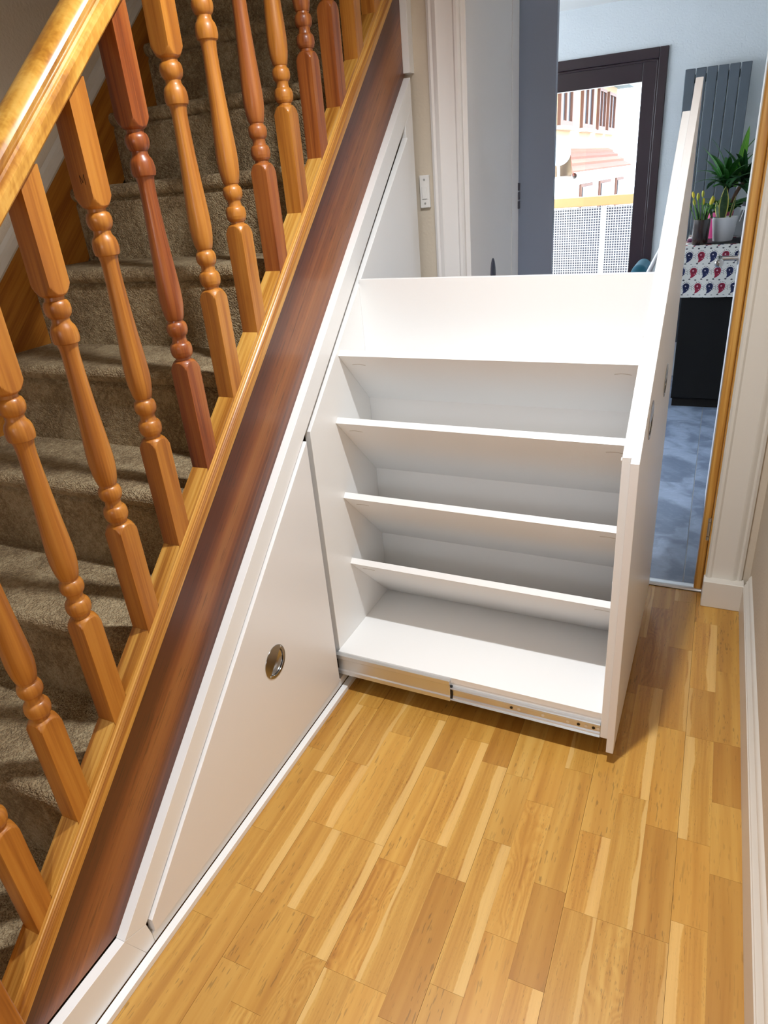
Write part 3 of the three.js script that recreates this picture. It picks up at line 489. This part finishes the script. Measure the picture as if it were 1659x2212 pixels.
function paisleyTexture() {
  const cv = document.createElement('canvas'), W = 1024, H = 700; cv.width = W; cv.height = H; const x = cv.getContext('2d');
  x.fillStyle = '#e9e5dc'; x.fillRect(0, 0, W, H);
  const drop = (cx, cy, s, col, flip) => {
    x.save(); x.translate(cx, cy); x.scale(flip ? -s : s, s); x.fillStyle = '#20202a'; x.strokeStyle = '#20202a';
    for (let i = 0; i < 16; i++) { const a = i / 16 * 6.283; x.beginPath(); x.arc(46 * Math.cos(a), -12 + 52 * Math.sin(a), 4, 0, 7); x.fill(); }
    x.fillStyle = col; x.beginPath(); x.moveTo(34, 70); x.bezierCurveTo(-10, 60, -40, 20, -36, -20); x.bezierCurveTo(-32, -58, 24, -62, 36, -24); x.bezierCurveTo(44, 6, 10, 26, 34, 70); x.fill();
    x.fillStyle = 'rgba(20,20,30,0.55)'; x.beginPath(); x.ellipse(2, -14, 22, 26, 0, 0, 7); x.fill(); x.fillStyle = col; x.beginPath(); x.ellipse(2, -14, 16, 20, 0, 0, 7); x.fill();
    x.fillStyle = '#d9cfd0'; x.beginPath(); x.arc(5, -16, 7, 0, 7); x.fill(); x.beginPath(); x.arc(-12, 22, 4, 0, 7); x.fill(); x.restore();
  };
  const flower = (cx, cy) => { x.fillStyle = '#2a2a30'; for (let i = 0; i < 8; i++) { const a = i / 8 * 6.283; x.beginPath(); x.ellipse(cx + 18 * Math.cos(a), cy + 13 * Math.sin(a), 7, 5, a, 0, 7); x.fill(); } x.beginPath(); x.arc(cx, cy, 9, 0, 7); x.fill(); };
  const twig = (cx, cy) => { x.strokeStyle = '#2a2a30'; x.lineWidth = 4; x.beginPath(); x.moveTo(cx, cy - 60); x.bezierCurveTo(cx + 14, cy - 20, cx - 14, cy + 20, cx + 4, cy + 60); x.stroke(); x.fillStyle = '#2a2a30'; for (let i = -2; i <= 2; i++) { x.beginPath(); x.ellipse(cx + (i % 2 ? 14 : -14), cy + i * 24, 9, 4, i, 0, 7); x.fill(); } };
  for (let r = 0; r < 2; r++) for (let c = -1; c <= 4; c++) {
    const cx = (c + 0.5 + 0.5 * r) * 256, cy = 175 + r * 350; drop(cx, cy, 2.0, (c + r) % 2 ? '#9a1c38' : '#1d2550', false); twig(cx + 128, cy); flower(cx + 70, cy + 160); flower(cx - 60, cy + 178);
  }
  const t = new THREE.CanvasTexture(cv); t.colorSpace = THREE.SRGBColorSpace; t.wrapS = t.wrapT = THREE.RepeatWrapping; t.repeat.set(1 / 0.244, 1 / 0.166); return t;
}
{ const m = std({ map: paisleyTexture(), roughness: 0.85 });
  const g = [[T0, TY - 0.275], [T0, TY]]; const cl = [];
  cl.push(bx(T0, T1, TY, TY + 0.002, TZ, -4.94, 0.0008, GZ));
  // front drop with soft folds
  const front = new THREE.BoxGeometry(T1 - T0, 0.276, 0.002, 60, 10, 1).translate((T0 + T1) / 2, TY + 0.002 - 0.138, TZ + 0.0012), p = front.attributes.position;
  for (let i = 0; i < p.count; i++) { const d = (TY + 0.002 - p.getY(i)) / 0.276; p.setZ(i, p.getZ(i) + d * 0.006 * (1 + Math.sin(p.getX(i) * 31) * 0.7)); } front.computeVertexNormals(); cl.push(metreUV(front, GY));
  cl.push(bx(T0 - 0.0022, T0 - 0.0002, TY - 0.274, TY + 0.002, TZ, -4.94, 0.0008));
  one('tablecloth', 'white cloth printed with red and navy paisley, hanging over the sideboard', 'tablecloth', merge(...cl), m);
}
const TT = TY + 0.0022;
const leafGeo = (L, W, bend, seg = 8, fold = 0.25) => {                        // a pointed leaf growing along +y, bending to +z, with thickness
  const pos = [], idx = [], uv = [];
  for (let s = 0; s < 2; s++) for (let i = 0; i <= seg; i++) { const t = i / seg, w = W * Math.sin(Math.PI * Math.min(1, 0.12 + 0.88 * t)) ** 0.8, a = bend * t, y = bend ? L * Math.sin(a) / bend : L * t, z = bend ? L * (1 - Math.cos(a)) / bend : 0; for (const k of [-1, 0, 1]) { pos.push(k * w * 0.5, y, z + (k ? fold * w : 0) * 0.5 - s * 0.0012); uv.push(k * 0.5 + 0.5, t); } }
  const n = (seg + 1) * 3; for (let s = 0; s < 2; s++) for (let i = 0; i < seg; i++) for (let k = 0; k < 2; k++) { const a = s * n + i * 3 + k, b = a + 3; s ? idx.push(a, b, a + 1, a + 1, b, b + 1) : idx.push(a, a + 1, b, a + 1, b + 1, b); }
  for (let i = 0; i < seg; i++) for (const k of [0, 2]) { const a = i * 3 + k, b = a + 3; idx.push(a, b, a + n, b, b + n, a + n); }
  const g = new THREE.BufferGeometry(); g.setAttribute('position', new THREE.Float32BufferAttribute(pos, 3)); g.setAttribute('uv', new THREE.Float32BufferAttribute(uv, 2)); g.setIndex(idx); const f = g.toNonIndexed(); f.computeVertexNormals(); return f;
};
const leafMat = (a, b, s) => phys({ map: tex(64, 128, (u, v) => { const rib = Math.abs(u - 0.5) < 0.035 ? 0.35 : 0, t = 0.6 * fbm(u, v, 12, 6, 2, s) + 0.4 * fbm(u, v, 3, 3, 2, s + 5) + rib; return [0, 1, 2].map((k) => mix(a[k], b[k], t)); }, 1, 1), roughness: 0.45, transmission: 0.15, thickness: 0 });
const green1 = leafMat([18, 62, 20], [70, 140, 48], 700), green2 = leafMat([12, 48, 24], [48, 104, 44], 720), green3 = leafMat([60, 110, 30], [140, 180, 60], 740);
const pot = (r0, r1, h, wall = 0.004) => new THREE.LatheGeometry([[0, 0.0], [r0, 0.0], [r1, h], [r1 - wall, h], [r0 - wall, 0.01], [0, 0.01]].map((q) => new THREE.Vector2(...q)), 36);
{ const tr = one('serving_tray', 'black tray on the paisley cloth under the white pot', 'tray', bx(0.765, 1.10, TT, TT + 0.008, -4.375, -4.60, 0.003), M.blackPlastic);
  const pt = TT + 0.0082;
  const w = thing('snake_plant', 'snake plant with yellow edged leaves in a white pot', 'potted plant'); w.position.set(0.888, pt, -4.47);
  mesh('pot', pot(0.050, 0.065, 0.122), std({ color: '#d8d4d2', roughness: 0.55 }), w);
  mesh('soil', cyl(0.060, 0.058, 0.006, 0, 0.108, 0, 24), M.dark, w);
  const sm = phys({ map: tex(64, 128, (u, v) => { const e = Math.abs(u - 0.5) * 2; const t = fbm(u, v, 3, 16, 3, 760); return e > 0.74 ? [206, 196, 92] : [mix(24, 74, t), mix(58, 96, t), mix(26, 44, t)]; }, 1, 1), roughness: 0.45 });
  for (const [x, z, L, W, ry, rz] of [[-0.014, 0.02, 0.175, 0.05, 0.3, 0.05], [0.02, -0.01, 0.12, 0.035, 1.2, -0.15], [-0.03, -0.02, 0.10, 0.032, -0.8, 0.25]]) { const l = mesh('leaf', leafGeo(L, W, 0.25), sm, w); l.position.set(x, 0.105, z); l.rotation.set(0, ry, rz); }
  const tg = mesh('plant_tag', bx(-0.018, 0.018, 0.158, 0.198, -0.0006, 0.0006, 0), std({ color: '#dcdcda', roughness: 0.5 }), w); tg.position.set(0.048, 0, 0.03); tg.rotation.z = -0.25;
  const tb = mesh('tag_band', bx(-0.018, 0.018, 0.176, 0.198, -0.0007, 0.0012, 0), std({ color: '#55565a', roughness: 0.5 }), tg);
  mesh('tag_stick', bx(-0.0015, 0.0015, 0.10, 0.16, -0.0005, 0.0005, 0), M.plastic, tg);
}
{ const v = thing('flower_vase', 'dark glazed cylinder vase with yellow budding flowers', 'vase'); v.position.set(0.775, TT, -4.405);
  mesh('vase_body', pot(0.040, 0.044, 0.128), phys({ map: tex(64, 64, (u, vv) => ramp([[20, 11, 8], [46, 24, 15], [14, 18, 30]], fbm(u, vv, 4, 3, 3, 780)), 1, 1), roughness: 0.25, clearcoat: 0.6 }), v);
  for (let i = 0; i < 16; i++) {
    const a = i * 2.4, sp = 0.16 + 0.22 * rnd(), h = 0.19 + 0.06 * rnd(), tip = [Math.cos(a) * sp * h, h, Math.sin(a) * sp * h * 0.6];
    const s = mesh('stem', tube([[Math.cos(a) * 0.012, 0.03, Math.sin(a) * 0.012], [tip[0] * 0.5, h * 0.6, tip[2] * 0.5], tip], 0.0025, 8, 6), green3, v);
    if (i % 3 < 2) { const b = mesh('bud', new THREE.SphereGeometry(0.009, 12, 10).scale(0.8, 2.0, 0.8), std({ color: i % 2 ? '#d8c030' : '#b9b83a', roughness: 0.6 }), s); b.position.set(tip[0], tip[1] + 0.012, tip[2]); b.rotation.z = -Math.cos(a) * sp; }
    else { const b = mesh('bud', leafGeo(0.07, 0.014, 0.6), green2, s); b.position.set(tip[0] * 0.6, h * 0.55, tip[2] * 0.6); b.rotation.set(0, -a, 0.3 * Math.cos(a)); }
  }
}
{ const y = thing('leafy_plant', 'tall bushy green plant in a pink pot behind the white pot', 'potted plant'); y.position.set(0.862, TT, -4.66);
  mesh('pot', pot(0.052, 0.068, 0.145), std({ color: '#b0306a', roughness: 0.4 }), y); mesh('soil', cyl(0.062, 0.06, 0.006, 0, 0.128, 0, 24), M.dark, y);
  mesh('trunk', tube([[0, 0.10, 0], [0.008, 0.18, 0.006], [0.015, 0.27, 0]], 0.014, 10, 10), std({ color: '#5a4030', roughness: 0.9 }), y);
  mesh('trunk', tube([[0.03, 0.10, -0.02], [0.06, 0.22, -0.02], [0.10, 0.30, -0.01]], 0.010, 10, 10), std({ color: '#5a4030', roughness: 0.9 }), y);
  const gs = [leafGeo(0.24, 0.036, 1.3), leafGeo(0.19, 0.046, 1.8), leafGeo(0.28, 0.030, 0.7), leafGeo(0.15, 0.062, 1.2)], ms = [green1, green2, green1, green1];
  const add = (x, yy, z, k, ry, rx, s, m) => { const l = mesh('leaf', gs[k], m ?? ms[k], y); l.position.set(x, yy, z); l.rotation.set(rx, ry, 0, 'YXZ'); l.scale.setScalar(s); };
  for (let i = 0; i < 40; i++) add(0.012, 0.25 + 0.05 * rnd(), 0, i % 4, i * 2.4, 0.02 + 0.95 * (i / 40), 0.75 + 0.3 * rnd());
  for (let i = 0; i < 30; i++) add(0.10, 0.28 + 0.02 * rnd(), -0.01, (i + 1) % 3, i * 2.4 + 1, 0.05 + 1.2 * (i / 30), 0.7 + 0.3 * rnd(), green2);
  for (let i = 0; i < 16; i++) add(-0.02 + 0.07 * rnd(), 0.15, 0.0, 3, i * 2.4, 0.5 + 0.5 * rnd(), 0.9 + 0.3 * rnd());
  const tall = mesh('leaf', leafGeo(0.30, 0.045, 0.12), leafMat([40, 120, 20], [150, 210, 60], 790), y); tall.position.set(0.055, 0.27, 0.0); tall.rotation.set(0, 0.3, -0.10);
}
one('white_carton', 'small white carton on the paisley cloth behind the dark vase', 'carton', bx(0.722, 0.775, TT, TT + 0.075, -4.70, -4.76, 0.002), M.plastic);
one('purple_pouch', 'small purple pouch on the paisley cloth beside the dark vase', 'pouch', new THREE.SphereGeometry(1, 20, 12).scale(0.03, 0.011, 0.025).translate(0.735, TT + 0.011, -4.50), std({ color: '#5d1f46', roughness: 0.7 }));
{ const t = thing('tablet', 'dark tablet propped up at the end of the sideboard', 'tablet'); t.position.set(0.99, TT, -4.66); t.rotation.set(0, 0.5, -0.30);
  mesh('shell', bx(-0.005, 0.004, 0.003, 0.17, -0.11, 0.11, 0.003), M.blackPlastic, t); mesh('screen', bx(0.0041, 0.0048, 0.012, 0.16, -0.10, 0.10, 0), std({ color: '#16181c', roughness: 0.1 }), t); }
{ const c = thing('folding_chair', 'white framed folding chair with a teal cushion beside the glazed door', 'chair');
  const a = [0.36, 0.44], b = [0.575, 0.92];
  for (const z of [-4.52, -4.90]) {
    mesh('back_bar', tube([[a[0] - 0.13, 0.16, z], [a[0], a[1], z], [b[0], b[1], z]], 0.011, 20, 10), M.plastic, c);
    mesh('leg', tube([[a[0] + 0.10, 0.0, z], [a[0] + 0.06, 0.22, z], [a[0] - 0.12, 0.42, z]], 0.011, 16, 10), M.plastic, c); mesh('leg', tube([[a[0] - 0.36, 0.0, z], [a[0] - 0.13, 0.16, z], [a[0] - 0.02, 0.30, z]], 0.011, 16, 10), M.plastic, c);
  }
  mesh('back_sling', boardZY([[-4.525, 0.0], [-4.895, 0.0], [-4.895, 0.50], [-4.525, 0.50]], -0.004, 0.004, 0.001, GY), std({ color: '#d9dde0', roughness: 0.8 }), c).position.set(0.37, 0.455, 0); c.children.at(-1).rotation.z = -Math.atan2(b[0] - a[0], b[1] - a[1]);
  mesh('seat', bx(0.0, 0.37, 0.42, 0.45, -4.53, -4.89, 0.008), std({ color: '#d9dde0', roughness: 0.8 }), c);
}
{ const g = new RoundedBoxGeometry(0.09, 0.38, 0.34, 5, 0.043); const cu = one('teal_cushion', 'teal cushion leaning on the back of the folding chair', 'cushion', g, std({ color: '#0a4f60', roughness: 0.8 }));
  cu.position.set(0.392, 0.63, -4.71); cu.rotation.z = -0.42; }

// ------------------------------------------------------------------ outside: balcony and the house opposite
const white2 = std({ color: '#e6e4e0', roughness: 0.6 });
structure('floor_balcony', bx(-2.2, 2.2, -0.22, -0.06, -5.2, -6.32, 0.004), std({ color: '#b9b4ac', roughness: 0.9 }), 'pale balcony deck outside the glazed door');
{ const r = thing('balcony_railing', 'balcony railing with a light wooden top rail and white wire mesh panels', 'railing'); const z = -6.2;
  mesh('top_rail', bx(-2.1, 2.1, 1.062, 1.134, z + 0.04, z - 0.04, 0.006, GX), std({ color: '#b98a55', roughness: 0.6 }), r);
  mesh('bottom_rail', bx(-2.1, 2.1, 0.06, 0.10, z + 0.015, z - 0.015, 0.003), white2, r);
  for (const x of [-2.05, -1.02, -0.005, 1.01, 2.05]) mesh('post', bx(x - 0.018, x + 0.018, -0.06, 1.062, z + 0.02, z - 0.02, 0.003), white2, r);
  const bars = []; for (let i = 0; i <= 128; i++) { const x = -1.45 + i * 0.0195; bars.push(new THREE.BoxGeometry(0.0052, 0.95, 0.003).translate(x, 0.585, z + 0.0235)); } for (let j = 0; j <= 48; j++) bars.push(new THREE.BoxGeometry(2.5, 0.0052, 0.003).translate(-0.2, 0.11 + j * 0.0195, z + 0.0235));
  const wm = mesh('wire_mesh', merge(...bars), white2, r); wm.userData.kind = 'stuff';
  mesh('privacy_sheet', bx(-2.0, 2.0, 0.11, 1.05, z - 0.024, z - 0.027, 0), std({ color: '#5d5c66', roughness: 0.8 }), r);
}
{ const h = thing('house_opposite', 'cream house opposite with brown windows and a red tiled lean-to roof', 'house');
  const cream = std({ color: '#b09877', roughness: 0.9 }), frame = std({ color: '#5e3826', roughness: 0.6 }), roofM = [std({ color: '#96513f', roughness: 0.85 }), std({ color: '#8a4838', roughness: 0.85 })];
  mesh('wall', bx(-9, -3.8, -3.2, 4.0, -20, -34.6, 0), cream, h);
  mesh('eaves', bx(-9, -3.2, 4.0, 4.28, -19.6, -35.2, 0.02), std({ color: '#66747e', roughness: 0.7 }), h);
  for (const [a, b] of [[-22.6, -24.5], [-26.2, -28.3], [-29.5, -31.2], [-31.9, -33.8]]) {
    const w = mesh('window_frame', merge(bx(-3.8, -3.70, 2.36, 2.50, a, b, 0), bx(-3.8, -3.70, 3.62, 3.72, a, b, 0), bx(-3.8, -3.70, 2.5, 3.62, a, a - 0.16, 0), bx(-3.8, -3.70, 2.5, 3.62, b + 0.16, b, 0), bx(-3.8, -3.71, 2.5, 3.62, (a + b) / 2 + 0.06, (a + b) / 2 - 0.06, 0)), frame, h);
    mesh('pane', bx(-3.799, -3.77, 2.5, 3.62, a - 0.16, b + 0.16, 0), std({ color: '#2c343c', roughness: 0.3 }), w); mesh('sill', bx(-3.8, -3.6, 2.26, 2.36, a + 0.1, b - 0.1, 0.01), white2, w);
  }
  // lean-to roof: courses of tiles between the ridge on the wall and the eave
  const T = [new THREE.Vector3(-3.8, 1.75, -24.6), new THREE.Vector3(-3.8, 1.75, -33)], E = [new THREE.Vector3(-2.47, 1.12, -18.1), new THREE.Vector3(-1.87, 1.12, -24.1)];
  for (let i = 0; i < 4; i++) {
    const q = (u, t, up) => new THREE.Vector3().lerpVectors(T[u], E[u], t).add(new THREE.Vector3(0, up, 0)), t0 = i / 4, t1 = (i + 1) / 4 + 0.02, P = [q(0, t0, 0.02), q(1, t0, 0.02), q(1, t1, 0.09), q(0, t1, 0.09), q(0, t0, -0.06), q(1, t0, -0.06), q(1, t1, -0.02), q(0, t1, -0.02)];
    const g = new THREE.BufferGeometry().setFromPoints(P); g.setIndex([0, 1, 2, 0, 2, 3, 4, 6, 5, 4, 7, 6, 3, 2, 6, 3, 6, 7, 0, 4, 1, 1, 4, 5, 0, 3, 7, 0, 7, 4, 1, 5, 6, 1, 6, 2]); const f = g.toNonIndexed(); f.computeVertexNormals(); mesh('tile_course', f, roofM[i % 2], h);
  }
  mesh('gutter', tube([[-2.42, 1.09, -18.0], [-2.14, 1.09, -21.0], [-1.84, 1.09, -24.1]], 0.07, 12, 10), white2, h);
  const wl = new THREE.BoxGeometry(1.7, 4.2, 6.0); const lw = mesh('lean_to_wall', wl, white2, h); lw.position.set(-3.12, -1.08, -21.35); lw.rotation.y = -0.1;
  for (const [z, w] of [[1.6, 1.1], [-0.3, 1.2], [-2.0, 0.9]]) { const wf = mesh('window_frame', bx(0.85, 0.90, 1.2, 1.95, z + w / 2, z - w / 2, 0.01), frame, lw); mesh('pane', bx(0.9, 0.92, 1.27, 1.88, z + w / 2 - 0.09, z - w / 2 + 0.09, 0), std({ color: '#2c343c', roughness: 0.3 }), wf); }
}
{ const dish = new THREE.LatheGeometry(Array.from({ length: 9 }, (_, i) => new THREE.Vector2(0.27 * i / 8, 0.07 * (i / 8) ** 2)).concat(Array.from({ length: 9 }, (_, i) => new THREE.Vector2(0.27 * (8 - i) / 8, 0.07 * ((8 - i) / 8) ** 2 - 0.006))), 32);
  const d = thing('satellite_dish', 'grey satellite dish in front of the red roof', 'satellite dish'); d.position.set(-2.42, 1.58, -16.0);
  const b = mesh('reflector', dish, std({ color: '#8e979d', roughness: 0.7 }), d); b.rotation.set(1.25, 0, -0.5);
  mesh('mast', tube([[0, 0, 0], [0.02, -0.3, -0.1], [0.02, -4.6, -0.1]], 0.03, 16, 10), M.steel, d); }
structure('ground', bx(-60, 60, -3.3, -3.2, -5.4, -90, 0), std({ color: '#9a9a90', roughness: 1 }), 'paved ground below the balcony');

renderer.render(scene, camera);
